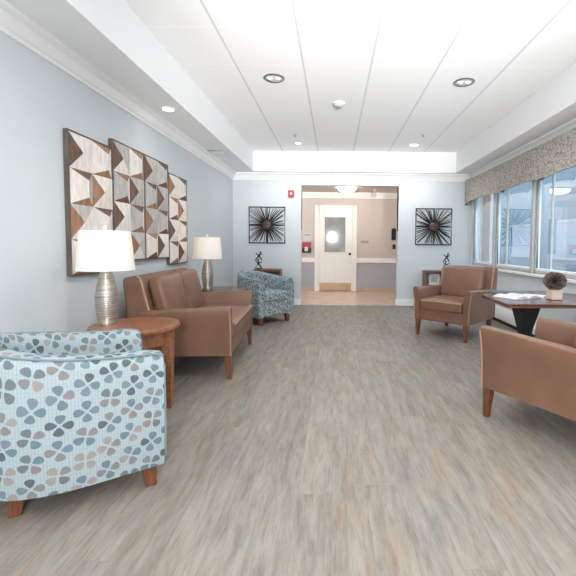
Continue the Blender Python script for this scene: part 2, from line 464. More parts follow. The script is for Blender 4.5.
# ------------------------------------------------------------------ hall beyond the opening
HC = 2.36
struct(MB().box((-2.6,YB+D,HC),(2.9,YH+.12,HC+.1)).build('ceiling_hall', M['beige']))
m = MB(); m.box((-2.6,YH,.80),(2.9,YH+.12,HC)); struct(m.build('wall_hall', M['beige']))
m = MB(); m.box((-2.6,YH,0),(2.9,YH+.12,.69)); struct(m.build('wall_hall_wainscot', M['hall_grey']))
struct(MB().box((-2.6,YH-.025,.69),(2.9,YH+.12,.80)).build('trim_6', M['door'], bevel=.005))
struct(MB().box((-2.6,YH-.07,HC-.15),(2.9,YH,HC)).build('trim_7', M['door'], bevel=.01))
struct(MB().box((-2.6,YH-.012,0),(2.9,YH,.09)).build('baseboard_hall', plain('tan_base', (196,172,150), .6)))
struct(MB().box((-2.72,YB+D,0),(-2.6,YH+.12,HC)).build('wall_hall_left', M['beige']))
struct(MB().box((2.9,YB+D,0),(3.02,YH+.12,HC)).build('wall_hall_right', M['beige']))

# hall door
DX0, DX1, DZ = -.365, .435, 1.955
dr = bpy.data.objects.new('door_1', None); COL.objects.link(dr); struct(dr, 'white hall door with grey glass and copper kick plate'); dr.location = (0,0,0)
m = MB(); t_ = YH-.045
m.box((DX0-.105,t_,0),(DX0,YH,DZ+.10)); m.box((DX1,t_,0),(DX1+.105,YH,DZ+.10)); m.box((DX0,t_,DZ),(DX1,YH,DZ+.10))
m.build('door_frame', M['door'], dr, bevel=.008)
gx0, gx1, gz0, gz1 = -.24, .275, .93, 1.78
m = MB(); f = YH-.03
m.box((DX0,f,.01),(gx0,YH,DZ)); m.box((gx1,f,.01),(DX1,YH,DZ)); m.box((gx0,f,.01),(gx1,YH,gz0)); m.box((gx0,f,gz1),(gx1,YH,DZ))
for k in range(5):                      # vertical battens under the glass
    xx = -.27 + k*.14; m.box((xx,f-.008,.28),(xx+.05,f+.002,.82))
m.build('door_leaf', M['door'], dr, bevel=.003)
MB().box((gx0,YH-.016,gz0),(gx1,YH-.010,gz1)).build('door_glass', M['door_glass'], dr)
m = MB()
m.box((gx0-.02,f-.01,gz0-.02),(gx0+.012,f+.01,gz1+.02)); m.box((gx1-.012,f-.01,gz0-.02),(gx1+.02,f+.01,gz1+.02)); m.box((gx0+.012,f-.01,gz0-.02),(gx1-.012,f+.01,gz0+.012)); m.box((gx0+.012,f-.01,gz1-.012),(gx1-.012,f+.01,gz1+.02))
m.build('door_glass_frame', M['door'], dr, bevel=.003)
MB().box((DX0+.02,f-.006,.015),(DX1-.02,f,.20)).build('door_kick_plate', M['copper'], dr, bevel=.002)
m = MB(); m.M = Matrix.Translation((.375,f,.90)) @ Matrix.Rotation(PI/2,4,'X')
m.lathe([(.03,0),(.03,.008),(.012,.012),(.012,.035),(.026,.045),(.031,.06),(.024,.075),(.004,.08)], n=20)
m.build('door_handle', M['steel'], dr)

# ------------------------------------------------------------------ furniture makers
def taper_leg(x, y, z1, top, bot, dx=0, dy=0):
    m = MB()
    m.loft([[(x+dx+sx*bot, y+dy+sy*bot, 0) for sx, sy in ((-1,-1),(1,-1),(1,1),(-1,1))], [(x+sx*top, y+sy*top, z1) for sx, sy in ((-1,-1),(1,-1),(1,1),(-1,1))]])
    return m

def lounge(name, label, cat, loc, rz, hw, ncush, group=None):
    """vinyl seat with flared arms; front is local +x, hw = half the inner width"""
    t = thing(name, label, cat, loc, rz, group)
    L = M['leather']
    b = MB(); b.box((-.38,-hw-.005,.20),(.355,hw+.005,.335)); b.build('seat_rail', L, t, bevel=.012)
    s = MB(); s.pad((.29,hw-.004,.068), (.085,0,.392), .035, (.0,.0,.016), k=8); so = s.build('seat_cushion', L, t)
    p = MB(); yy = hw-.012
    p.tube([(.372,-yy,.442),(.372,yy,.442)], .006, 6); p.build('piping', M['piping'], so)
    ymax = hw+.075
    for sg in (-1, 1):
        prof = [(hw,.20),(hw,.42),(hw+.008,.50),(hw+.026,.565),(hw+.040,.592),(hw+.060,.602),(hw+.086,.600),(hw+.100,.590),(hw+.104,.572),(hw+.094,.52),(hw+.083,.45),(hw+.076,.36),(hw+.072,.20)]
        rings = []
        for x, k in ((-.36,.925),(-.30,.93),(-.1,.955),(.15,.985),(.33,1.0),(.348,1.0),(.358,.995)):
            rings.append([(x, sg*(y if x < .355 else hw+.05+(y-hw-.05)*.86), .2+(z-.2)*k) for y, z in prof])
        a = MB(); a.loft(rings); ao = a.build('arm', L, t, bevel=.0)
        p = MB()
        p.tube([(.352, sg*y, z) for y, z in prof[8:]], .006, 6); p.build('piping', M['piping'], ao)
    # back slab
    b = MB(); prof = [(-.22,.22),(-.265,.45),(-.345,.80),(-.36,.835),(-.385,.85),(-.47,.838),(-.488,.825),(-.49,.80),(-.45,.45),(-.43,.20)]
    b.loft([[(x, y, z) for x, z in prof] for y in (-ymax,-ymax+.012,ymax-.012,ymax)])
    bo = b.build('backrest', L, t, bevel=.012)
    for sg in (-1, 1):
        p = MB(); p.tube([(x+.004, sg*(ymax-.004), z) for x, z in ((-.268,.47),(-.305,.62),(-.347,.80),(-.362,.835),(-.387,.852))], .0075, 6)
        p.build('piping', M['piping'], bo)
    w = hw/ncush
    for k in range(ncush):
        c = MB(); c.pad((.062,w-.004,.205), (0,0,0), .04, (.018,0,0), k=6)
        c.build('back_cushion', L, t, loc=(-.235,-hw+w*(2*k+1),.635), rot=(0,R(-13.5),0))
    for x, y, dx, dy in ((.325,hw+.036,.012,.0),(.325,-hw-.036,.012,-.0),(-.36,hw+.02,-.05,.0),(-.36,-hw-.02,-.05,-.0)):
        taper_leg(x, y, .205, .028, .017, dx, dy).build('leg', M['leg'], t, bevel=.004)
    return t

def tub(name, label, loc, rz, group):
    """barrel chair: local front +x"""
    t = thing(name, label, 'armchair', loc, rz, group); F = M['flower']
    hw, th = .262, .052
    path = []
    for k in range(7): path.append((.33-.30*k/6, -hw, -PI/2))
    for k in range(1, 16):
        a = -PI/2 - PI*k/16
        path.append((.03+.37*math.cos(a), hw*math.sin(a), math.atan2(math.sin(a)/hw, math.cos(a)/.37)))
    for k in range(7): path.append((.03+.30*k/6, hw, PI/2))
    n = len(path); u = [0]
    for i in range(1, n): u.append(u[-1]+math.hypot(path[i][0]-path[i-1][0], path[i][1]-path[i-1][1]))
    rings = []
    for i, (x, y, a) in enumerate(path):
        q = max(0, min(1, (.33-x)/.69)); H = .626 + .095*q**2.2
        if i in (0, n-1): H -= .012
        nx, ny = math.cos(a), math.sin(a)
        sec = [(th-.012,.108),(th-.004,.15),(th+.004,.30),(th+.008,.45),(th+.006,H-.05),(th,H-.018),(th-.014,H-.004),(th-.03,H+.002),(-th+.03,H+.002),(-th+.014,H-.004),(-th,H-.02),(-th-.002,H-.06),(-th,.40),(-th,.115)]
        e = .010 if i in (0, n-1) else 0
        rings.append([(x+nx*o*(1-e*4), y+ny*o*(1-e*4), z) for o, z in sec])
    # one more ring rounding each front edge
    vv = [0]; s0 = rings[3]
    for j in range(1, 15):
        A = Vector(s0[j-1]); B = Vector(s0[j % 14]); vv.append(vv[-1]+(A-B).length)
    m = MB(); m.loft(rings, True, True, False, 0, (u, vv)); sh = m.build('shell', F, t, sharp=60)
    p = MB(); p.tube([(x+math.cos(a)*(th-.006), y+math.sin(a)*(th-.006), rings[i][6][2]+.001) for i, (x, y, a) in enumerate(path)], .005, 6)
    p.build('welt', M['flower_welt'], sh)
    p = MB(); p.tube([(.333, s_*(hw+o), z) for s_, o, z in ((-1,th+.002,.15),(-1,th+.008,.40),(-1,th,.57),(-1,0,.592),(-1,-th,.57),(-1,-th,.40))], .004, 6); p.build('welt', M['flower_welt'], sh)
    p = MB(); p.tube([(.333, s_*(hw+o), z) for s_, o, z in ((1,th+.002,.15),(1,th+.008,.40),(1,th,.57),(1,0,.592),(1,-th,.57),(1,-th,.40))], .004, 6); p.build('welt', M['flower_welt'], sh)
    m = MB(); m.pad((.26,hw-th-.002,.10), (.075,0,.225), .012, k=4); m.build('front_rail', F, t)
    m = MB(); m.pad((.27,hw-th-.002,.065), (.082,0,.385), .03, (0,0,.02), k=8); m.build('seat_cushion', F, t)
    # thin black dust cover on the underside
    m = MB(); m.lathe([(.22,.117),(.225,.124),(.22,.126)], (0.02,0,0), 24); m.build('underside', M['black'], t)
    for x, y, dx, dy in ((.27,.235,.01,.01),(.27,-.235,.01,-.01),(-.20,.14,-.012,.01),(-.20,-.14,-.012,-.01)):
        taper_leg(x, y, .135, .034, .022, dx, dy).build('leg', M['leg'], t, bevel=.005)
    return t
M['flower_welt'] = plain('fabric_welt', (118,132,140), .8)

def end_table(label, loc, rz, top_mat, group):
    t = thing('end_table', label, 'table', loc, rz, group); r = .28
    m = MB(); m.lathe([(r-.03,.532),(r-.006,.536),(r,.546),(r,.556),(r-.006,.566),(r-.02,.568)], n=56); m.build('tabletop', top_mat, t)
    m = MB(); n = 56; ra, rb = r-.045, r-.065
    rings = [[(q*math.cos(2*PI*k/n), q*math.sin(2*PI*k/n), z) for q, z in ((ra,.445),(ra,.532),(rb,.532),(rb,.445))] for k in range(n)]
    m.loft(rings, True, False, True); m.build('apron', top_mat, t)
    for k in range(4):
        a = PI/4 + k*PI/2; c = r-.052
        lg = MB(); lg.M = Matrix.Rotation(a, 4, 'Z')
        pts = [(.0, .0, .019), (.25, .003, .023), (.532, -.004, .034)]
        rings = [[(c+o+sx*w, sy*w, z) for sx, sy in ((-1,-1),(1,-1),(1,1),(-1,1))] for z, o, w in pts]
        lg.loft(rings); lg.build('leg', top_mat, t, bevel=.004)
    return t

def table_lamp(label, loc, group):
    t = thing('table_lamp', label, 'lamp', loc, 0, group)
    m = MB(); m.lathe([(.058,0),(.060,.01),(.057,.02),(.063,.06),(.068,.11),(.071,.155),(.069,.19),(.062,.24),(.051,.29),(.041,.33),(.034,.355),(.030,.37),(.02,.375)], n=40); m.build('lamp_base', M['lamp_metal'], t)
    m = MB(); m.lathe([(.012,.37),(.012,.44),(.008,.445)], n=16); hp = m.build('socket', M['chrome'], t)
    m = MB(); m.lathe([(.006,.445),(.022,.47),(.03,.50),(.026,.53),(.01,.55)], n=16); m.build('bulb', M['bulb'], hp)
    m = MB(); n = 48; z0, z1 = .362, .622; r0, r1 = .176, .152; th = .003
    rings = [[(q*math.cos(2*PI*k/n), q*math.sin(2*PI*k/n), z) for q, z in ((r0,z0),(r1,z1),(r1-th,z1),(r0-th,z0))] for k in range(n)]
    m.loft(rings, True, False, True); m.build('lamp_shade', M['shade'], t)
    m = MB(); m.tube([(0,0,.54),(0,0,.632)], .004, 8)
    for k in range(3):
        a = 2*PI*k/3; m.tube([(0,0,.612),(.152*math.cos(a),.152*math.sin(a),.612)], .0025, 6)
    fo = m.build('spider', M['chrome'], t)
    m = MB(); m.lathe([(.006,.628),(.010,.635),(.012,.645),(.006,.656),(.002,.66)], n=14); m.build('finial', M['white'], fo)
    return t
M['bulb'] = emit('warm_bulb', (255,236,206), 4.0)

# ------------------------------------------------------------------ furniture
TUBG = 'petal print tub chairs'
tub('tub_chair', 'large blue-grey petal-print tub chair in front of the round table with the big lamp', (-1.21,1.80,0), R(36), TUBG)
tub('tub_chair', 'blue-grey petal-print tub chair in the far corner below the metal sunburst', (-1.05,5.72,0), R(-41), TUBG)
lounge('loveseat', 'brown vinyl two-seat loveseat under the wooden wall panels', 'sofa', (-1.225,3.75,0), R(3.6), .53, 2)
ARMG = 'brown vinyl armchairs'
lounge('armchair', 'brown vinyl armchair facing into the room, in the corner by the windows', 'armchair', (1.515,4.94,0), R(-133), .277, 1, ARMG)
lounge('armchair', 'brown vinyl armchair turned away, showing its outer arm, in front of the pedestal table', 'armchair', (1.42,2.385,0), R(121), .243, 1, ARMG)
ENDG = 'round end tables by the loveseat'
end_table('round cherry-wood end table between the large tub chair and the loveseat', (-1.335,2.64,0), R(-50), M['table_wood'], ENDG)
end_table('round dark-topped end table at the far end of the loveseat, mostly hidden by its arm', (-1.335,4.80,0), R(-45), M['dark_wood'], ENDG)
LG = 'silver table lamps with white shades'
table_lamp('silver ribbed lamp with white drum shade in front of the wooden panels', (-1.52,2.63,.568), LG)
table_lamp('silver ribbed lamp with white drum shade on the table past the loveseat', (-1.54,4.80,.568), LG)

# corner cube tables against the far wall
def cube_table(label, loc, group):
    t = thing('cube_table', label, 'table', loc, 0, group); w, d, h = .235, .16, .67
    m = MB(); m.box((-w,-d,h-.035),(w,d,h)); m.build('tabletop', M['cab_wood'], t, bevel=.004)
    for sx in (-1, 1):
        m = MB(); m.box((sx*w-(.03 if sx > 0 else 0),-d+.01,0),(sx*w+(0 if sx > 0 else .03),d-.01,h-.035)); m.build('side_panel', M['cab_wood'], t, bevel=.003)
    m = MB(); m.box((-w+.03,d-.025,.05),(w-.03,d-.01,h-.035)); m.build('back_panel', M['cab_wood'], t)
    m = MB(); m.box((-w+.03,-d+.02,.40),(w-.03,d-.025,.42)); m.build('shelf', M['cab_wood'], t, bevel=.003)
    m = MB(); m.box((-w+.03,-d+.02,.05),(w-.03,d-.025,.075)); m.build('bottom_shelf', M['cab_wood'], t, bevel=.003)
    return t
CG = 'cube tables in the far corners'
cube_table('brown wooden cube table behind the far petal-print tub chair', (-1.18,7.06,0), CG)
cube_table('brown wooden cube table holding a framed picture, behind the armchair by the window', (1.85,7.06,0), CG)
# picture in the right cube table
t = thing('picture_frame', 'small white-matted picture standing in the cube table by the window', 'picture frame', (1.78,6.99,.4225), 0)
m = MB(); w, h = .095, .19
for lo, hi in (((-w,0,0),(-w+.015,.015,h)),((w-.015,0,0),(w,.015,h)),((-w+.015,0,0),(w-.015,.015,.015)),((-w+.015,0,h-.015),(w-.015,.015,h))): m.box(lo, hi)
m.build('frame', M['white'], t, bevel=.002)
MB().box((-w+.015,.006,.015),(w-.015,.012,h-.015)).build('mat_board', M['paper'], t)
MB().box((-.05,.003,.05),(.05,.007,.13)).build('print', plain('green_grey_print', (150,172,158), .5, var=.2, scale=30), t)

# acrobat-like iron sculptures
def sculpture(label, loc, seed, group):
    t = thing('figurine', label, 'sculpture', loc, 0, group); r = random.Random(seed)
    m = MB(); m.lathe([(.055,0),(.055,.012),(.05,.015)], n=20); m.build('base', M['iron'], t)
    z = .015
    for k, s in enumerate((1.22, 1.12)):
        m = MB(); H = .115*s; c = Vector((0, 0, z+H*.62)); tilt = (-.02, .02)[k]
        m.tube([(-.05*s,0,z),(c.x+tilt*.3,0,c.z),(.012+tilt,0,z+H)], [.009,.012,.008], 8)
        m.tube([(.05*s,.01,z),(c.x+tilt*.3,0,c.z)], [.009,.012], 8)
        m.tube([(-.045*s,.0,z+H*.98),(c.x+tilt*.3,0,c.z),(.055*s,-.012,z+H*.86)], [.007,.011,.007], 8)
        m.build('figure', M['iron'], t)
        h = MB(); h.lathe([(.002,-.016),(.012,-.011),(.016,0),(.012,.011),(.002,.016)], (.012+tilt,0,z+H+.012), 14); h.build('head', M['iron'], t)
        z += H+.006
    return t
SG = 'black iron acrobat figurines'
sculpture('black iron figurine of stacked acrobats behind the far petal-print tub chair', (-1.34,7.01,.67), 1, SG)
sculpture('black iron figurine of stacked acrobats beside the window armchair', (2.00,7.04,.67), 2, SG)

# ------------------------------------------------------------------ low table by the window and what lies on it
TH = .66
t = thing('pedestal_table', 'dark-topped pedestal table with clipped corners under the window', 'table', (1.87,3.58,0))
poly = [(1.36,3.07),(1.38,3.66),(1.62,4.04),(2.16,4.04),(2.40,3.66),(2.40,3.07)]
m = MB(); m.prism([(x-1.87,y-3.58) for x, y in poly], 'z', TH-.018, TH); m.build('tabletop', M['dark_wood'], t, bevel=.004)
m = MB(); m.prism([((x-1.88)*.995+.01,(y-3.55)*.995-.03) for x, y in poly], 'z', TH-.032, TH-.018); m.build('edge_band', M['leg'], t, bevel=.003)
m = MB(); cx, cy = -.13, -.02
def sq(w, d, z): return [(cx+a*w, cy+b*d, z) for a, b in ((-1,-1),(1,-1),(1,1),(-1,1))]
m.loft([sq(.05,.05,.03), sq(.045,.045,.30), sq(.05,.05,.36), sq(.105,.105,TH-.032)]); m.build('pedestal', M['black'], t, bevel=.006)
m = MB(); m.box((cx-.22,cy-.045,0),(cx+.22,cy+.045,.03)); m.box((cx-.045,cy-.22,0),(cx+.045,cy-.045,.03)); m.box((cx-.045,cy+.045,0),(cx+.045,cy+.22,.03)); m.build('foot', M['black'], t, bevel=.006)

PX_, PY_ = 1.885, 3.36
t = thing('dried_topiary', 'round brown dried-flower ball in a cream pot on the pedestal table', 'potted plant', (PX_,PY_,TH))
m = MB(); m.prism([(-.047,-.047),(.047,-.047),(.047,.047),(-.047,.047)], 'z', 0, .085); m.build('pot', M['cream'], t, bevel=.008)
m = MB(); m.lathe([(.040,.085),(.043,.094),(.03,.105)], n=20); m.build('moss', M['twig'], t)
m = MB(); C0 = Vector((0,0,.160))
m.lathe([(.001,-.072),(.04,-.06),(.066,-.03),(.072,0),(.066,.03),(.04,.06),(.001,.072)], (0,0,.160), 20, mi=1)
for k in range(420):
    zz = 1-2*(k+.5)/420; a = k*2.39996; rr = math.sqrt(1-zz*zz)
    d = Vector((rr*math.cos(a), rr*math.sin(a), zz*.88)); p = C0 + d*(.068+rng.random()*.018)
    a1 = d.orthogonal().normalized(); a1.rotate(Matrix.Rotation(rng.random()*6.3, 3, d)); b1 = d.cross(a1).normalized(); s = .009+.006*rng.random()
    q = [m.v(p - d*.014), m.v(p + a1*s + d*.004), m.v(p + d*.012), m.v(p - a1*s + d*.004)]; m.face(q)
    q = [m.v(p - d*.014), m.v(p + b1*s + d*.004), m.v(p + d*.012), m.v(p - b1*s + d*.004)]; m.face(q)
m.build('foliage', [M['twig'], M['twig_dark']], t)

# open white magazine, loose sheet, dark notebook
t = thing('magazine', 'open white magazine lying on the pedestal table', 'magazine', (1.62,3.48,TH), R(28))
for sg in (-1, 1):
    m = MB(); sec = [(0,.004),(.03,.020),(.07,.026),(.12,.020),(.165,.006),(.165,.002),(0,.001)]
    m.loft([[(sg*x, y, z) for x, z in sec] for y in (-.12,.12)]); m.build('page', M['paper'], t, sharp=50)
t = MB().box((-.09,-.12,0),(.09,.12,.003)).build('paper_sheet', M['paper'], loc=(1.83,3.60,TH), rot=(0,0,R(-35))); tag(t, 'loose white sheet between the magazine and the potted dried-flower ball', 'paper')
t = thing('notebook', 'dark closed notebook at the far clipped corner of the pedestal table', 'book', (1.60,3.83,TH), R(20))
MB().box((-.075,-.10,.0),(.075,.10,.003)).build('cover', M['book'], t, bevel=.001); MB().box((-.07,-.095,.003),(.07,.095,.011)).build('pages', M['paper'], t); MB().box((-.075,-.10,.011),(.075,.10,.014)).build('cover', M['book'], t, bevel=.001)

# baseboard heater along the window wall
t = thing('baseboard_heater', 'low white baseboard heater along the wall under the windows', 'heater', (XR,5.0,0))
m = MB(); m.prism([(-.016,.05),(-.075,.05),(-.080,.07),(-.080,.17),(-.062,.215),(-.016,.22)], 'y', -2.2, 2.05); m.build('cover', M['white'], t, bevel=.003)
m = MB(); m.box((-.06,-2.19,.0),(-.016,2.04,.05)); m.build('base', M['black'], t)
for y in (-2.215, 2.05):
    m = MB(); m.prism([(-.016,.0),(-.084,.0),(-.084,.175),(-.064,.22),(-.016,.225)], 'y', y, y+.03); m.build('end_cap', M['white'], t, bevel=.003)

# ------------------------------------------------------------------ wall things
def wood_panel(label, y0, z0, pale, dark_mix, group):
    """two by four tiles of faceted wood on a dark board, on the left wall"""
    t = thing('wood_art_panel', label, 'wall art', (XL,y0,z0), 0, group); T = .26; Q = .247; B = .034
    m = MB(); m.box((.001,0,0),(B-.006,2*T,4*Q)); m.build('backing_board', M['panel_side'], t)
    m = MB(); x = B; e = .008
    m.box((.001,-.012,-.012),(x,0,4*Q+.012)); m.box((.001,2*T,-.012),(x,2*T+.012,4*Q+.012)); m.box((.001,0,-.012),(x,2*T,0)); m.box((.001,0,4*Q),(x,2*T,4*Q+.012))
    m.build('frame', M['panel_side'], t)
    m = MB(); r = random.Random(int(y0*100))
    def V(u, w, h): return m.v((B-.004+h, u, w))
    for j in range(4):
        for i in range(2):
            u0, w1 = i*T, (4-j)*Q; w0 = w1-Q; u1 = u0+T
            def P(a, b, h): return V(u0+a*T, w1-b*Q, h)
            pw = 0 if r.random() < pale else 2
            pw2 = 0 if r.random() < pale else 2
            br = 1 if r.random() > dark_mix else 3
            if (i+j) % 2 == 0:
                c = [P(0,0,0), P(1,0,.004), P(1,1,.004), P(0,1,0), P(.5,.5,.02)]
                m.face([c[0],c[3],c[4]], br); m.face([c[0],c[4],c[1]], pw); m.face([c[4],c[3],c[2]], pw2); m.face([c[1],c[4],c[2]], pw if r.random() < .6 else pw2)
            else:
                c = [P(0,0,.004), P(1,0,0), P(1,1,0), P(0,1,.004), P(.72,.25,.02), P(.72,.75,.02)]
                m.face([c[0],c[4],c[1]], 3 if r.random() < .7 else 1); m.face([c[3],c[2],c[5]], br); m.face([c[0],c[3],c[5],c[4]], pw); m.face([c[1],c[4],c[5],c[2]], pw2)
    m.build('mosaic_face', [M['facet_white'] if pale > .4 else M['facet_grey'], M['facet_brown'], M['facet_grey'] if pale < .9 else M['facet_cream'], M['facet_dark']], t, sharp=1)
    return t
PG = 'faceted wood panels above the loveseat'
wood_panel('whitewashed faceted wood panel right behind the big table lamp', 2.745, .888, .85, .15, PG)
wood_panel('grey faceted wood panel hung high, second from the big lamp', 3.29, .965, .45, .4, PG)
wood_panel('grey and tan faceted wood panel hung high, third along from the big lamp', 3.835, .965, .5, .3, PG)
wood_panel('cream faceted wood panel hung low at the far end of the row', 4.38, .888, .95, .3, PG)

def sunburst(label, x, z, seed, group):
    t = thing('sunburst_art', label, 'wall art', (x,YB,z), 0, group); h = .325; y = -.018; rr = random.Random(seed)
    m = MB()
    m.tube([(-h,y,-h),(h,y,-h),(h,y,h),(-h,y,h)], .014, 6, True); m.build('frame', M['iron'], t)
    m = MB(); m.lathe([(.002,.05),(.045,.044),(.075,.03),(.088,.012),(.088,0),(.002,0)], n=28); o = m.build('disc', M['bronze'], t, loc=(0,-.008,0), rot=(PI/2,0,0))
    # branching rays from the disc to the frame, all one piece
    m = MB()
    N = 56
    for k in range(N):
        a = 2*PI*k/N + rr.uniform(-.03,.03)
        if k % 14 == 0: a = 2*PI*k/N
        dx, dz = math.cos(a), math.sin(a); L = h/max(abs(dx), abs(dz))
        if k % 14 == 0: m.tube([(dx*.06,y,dz*.06),(dx*L,y,dz*L)], .010, 6); continue
        e = L*rr.uniform(.88,1.02)
        b = a + rr.uniform(-.10,.10); f = .5*(.08+e)
        mid = (math.cos((a+b)/2)*f*1.02, y-.006, math.sin((a+b)/2)*f*1.02)
        ex = max(-h, min(h, math.cos(b)*e)); ez = max(-h, min(h, math.sin(b)*e))
        m.tube([(dx*.06,y,dz*.06), mid, (ex,y,ez)], [.0075,.007,.0055], 6)
    m.lathe([(.06,.0),(.075,.0),(.075,.01),(.06,.01)], (0,0,0), 8)
    m.build('rays', M['iron'], t)
    return t
BG = 'square metal sunbursts on the far wall'
sunburst('square black metal sunburst above the far petal-print tub chair', -1.228, 1.462, 1, BG)
sunburst('square black metal sunburst above the armchair and cube table by the window', 1.81, 1.457, 2, BG)

# fire alarm strobe
t = thing('fire_alarm', 'small red fire alarm strobe high on the wall beside the hall opening', 'alarm', (-.79,YB,2.03))
MB().box((-.055,-.035,-.065),(.055,.003,.065)).build('housing', M['red'], t, bevel=.008); MB().box((-.016,-.05,-.022),(.016,-.035,.022)).build('strobe_lens', M['white'], t, bevel=.006)

# valance over the windows
VX0, VX1 = XR-.125, XR-.002
VY0, VY1, VZ0, VZ1 = .1, YB-.03, 1.88, ZS-.115
t = thing('window_valance', 'grey vine-print fabric valance with a scalloped edge over the windows', 'valance', (XR,0,0))
pts = []
K = 24; nodes = [YB-.02, 5.62, 4.57, 3.52, 2.47, 1.42, .1]
bott = []
for a, b in zip(nodes[:-1], nodes[1:]):
    for k in range(K):
        s = k/K; y = a+(b-a)*s
        bott.append((y, VZ0 + max(0, .032*math.sin(PI*s)**.8) - (.012 if s < .04 else 0)))
bott.append((.1, VZ0))
bott[0] = (YB-.02, VZ0-.03)
m = MB()
F = [[(VX0-XR, y, z), (VX0-XR, y, VZ1), (VX0+.02-XR, y, VZ1), (VX0+.02-XR, y, z)] for y, z in bott]
m.loft(F); m.build('front_board', M['valance'], t, sharp=30)
m = MB(); m.box((VX0+.02-XR,VY0,VZ1-.02),(VX1-XR,YB-.02,VZ1)); m.build('top_board', M['valance'], t)
m = MB(); m.box((VX0+.02-XR,YB-.04,VZ0-.03),(VX1-XR,YB-.02,VZ1-.02)); m.build('end_return', M['valance'], t)
for y in nodes[1:-1]:
    m = MB(); m.tube([(VX0-.004-XR,y+.055,VZ0+.012),(VX0-.006-XR,y,VZ0-.002),(VX0-.004-XR,y-.055,VZ0+.012)], [.006,.012,.006], 8); m.build('tab', M['valance_trim'], t)

# ------------------------------------------------------------------ ceiling fixtures
M['lens'] = plain('downlight_reflector', (222,222,220), .5)
M['lens_lit'] = emit('lit_downlight_lens', (255,250,240), 6)
M['frost'] = plain('frosted_bulb', (225,225,222), .4); M['baffle'] = plain('downlight_baffle', (120,120,120), .4, .4)
def downlight(label, x, y, z, lit, r=.105, group='recessed ceiling lights'):
    t = thing('downlight', label, 'ceiling light', (x,y,z), 0, group)
    m = MB(); n = 32
    rings = [[(q*math.cos(2*PI*k/n), q*math.sin(2*PI*k/n), w) for q, w in ((r,0),(r,-.006),(r-.012,-.011),(r-.022,-.006),(r-.022,0))] for k in range(n)]
    m.loft(rings, True, False, True); m.build('trim_ring', M['chrome'] if not lit else M['white'], t)
    m = MB(); m.lathe([(r-.0225,-.004),(r-.0225,-.001),(.001,-.001),(.001,-.004)], n=28); m.build('lens', M['lens_lit'] if lit else M['lens'], t)
    if not lit:
        for sx in (-1, 1):
            m = MB(); m.lathe([(.001,-.022),(.02,-.018),(.03,-.008),(.031,-.004)], (sx*.038,0,0), 16); m.build('bulb', M['frost'], t)
    return t
downlight('recessed chrome-ringed light over the loveseat side, in the tiled ceiling', -.612, 4.02, ZT, False)
downlight('recessed chrome-ringed light nearest the window side of the tiled ceiling', 1.293, 4.076, ZT, False)
downlight('glowing recessed light near the far edge of the tiled ceiling, window side', 1.295, 6.585, ZT, True, .085)
downlight('small glowing recessed light near the far edge of the tiled ceiling, loveseat side', -.603, 6.522, ZT, True, .06)
downlight('small white recessed light in the lowered soffit over the wooden panels', -1.607, 3.871, ZS, True, .07)
t = thing('smoke_detector', 'white smoke detector in the middle of the tiled ceiling', 'smoke detector', (.042,4.695,ZT))
m = MB(); m.lathe([(.07,0),(.07,-.018),(.055,-.034),(.03,-.038)], n=28); m.build('base', M['detector'], t)
m = MB(); m.lathe([(.03,-.038),(.03,-.055),(.015,-.062)], n=20); m.build('sensor', M['slot'], t)
def sprinkler(label, x, y):
    t = thing('sprinkler', label, 'sprinkler', (x,y,ZT), 0, 'ceiling sprinklers')
    m = MB(); m.lathe([(.034,0),(.034,-.006),(.02,-.009)], n=18); m.build('escutcheon', M['detector'], t)
    m = MB(); m.lathe([(.009,-.009),(.009,-.035),(.022,-.037),(.022,-.04)], n=14); m.build('sprinkler_head', M['chrome'], t)
sprinkler('small ceiling sprinkler near the recessed light on the loveseat side, far end', -.6, 6.0)
sprinkler('small ceiling sprinkler near the recessed light on the window side, far end', 1.3, 5.94)
t = thing('ceiling_vent', 'white slatted air vent in the lowered soffit past the wooden panels', 'vent', (-1.66,5.69,ZS))
m = MB(); a, b = .13, .16
for lo, hi in (((-a,-b,-.012),(-a+.025,b,0)),((a-.025,-b,-.012),(a,b,0)),((-a+.025,-b,-.012),(a-.025,-b+.025,0)),((-a+.025,b-.025,-.012),(a-.025,b,0))): m.box(lo, hi)
m.build('frame', M['vent'], t)
MB().box((-a+.025,-b+.025,-.003),(a-.025,b-.025,0)).build('duct', M['slot'], t)
for k in range(6):
    m = MB(); y = -b+.045+k*.042; m.prism([(y,-.004),(y+.026,-.012),(y+.028,-.009),(y+.002,-.002)], 'x', -a+.025, a-.025); m.build('slat', M['vent'], t)

# hall fittings
M['dome'] = emit('lit_dome_glass', (255,240,222), 9)
t = thing('ceiling_light', 'round glowing dome light on the hall ceiling', 'ceiling light', (.26,8.55,HC))
m = MB(); m.lathe([(.19,0),(.19,-.02),(.175,-.028)], n=36); m.build('base', M['chrome'], t)
m = MB(); m.lathe([(.2,-.02),(.205,-.035),(.18,-.075),(.12,-.105),(.05,-.118),(.001,-.12)], n=36); m.build('glass_dome', M['dome'], t)
t = thing('hall_spotlight', 'small white spotlight hanging from the hall ceiling', 'ceiling light', (.90,8.95,HC))
m = MB(); m.lathe([(.04,0),(.04,-.02),(.012,-.03),(.010,-.08)], n=18); m.build('mount', M['detector'], t)
m = MB(); m.M = Matrix.Translation((0,-.01,-.115)) @ Matrix.Rotation(R(35),4,'X'); m.lathe([(.02,.05),(.032,.03),(.038,-.05),(.030,-.052)], n=20); m.build('lamp_head', M['detector'], t)
t = thing('wall_phone', 'black wall phone on the beige hall wall, window side of the opening', 'phone', (1.425,YH,1.38))
MB().box((-.05,-.035,-.14),(.05,0,.14)).build('phone_body', M['black'], t, bevel=.008); MB().box((-.018,-.06,-.10),(.018,-.035,.10)).build('handset', M['steel'], t, bevel=.008)
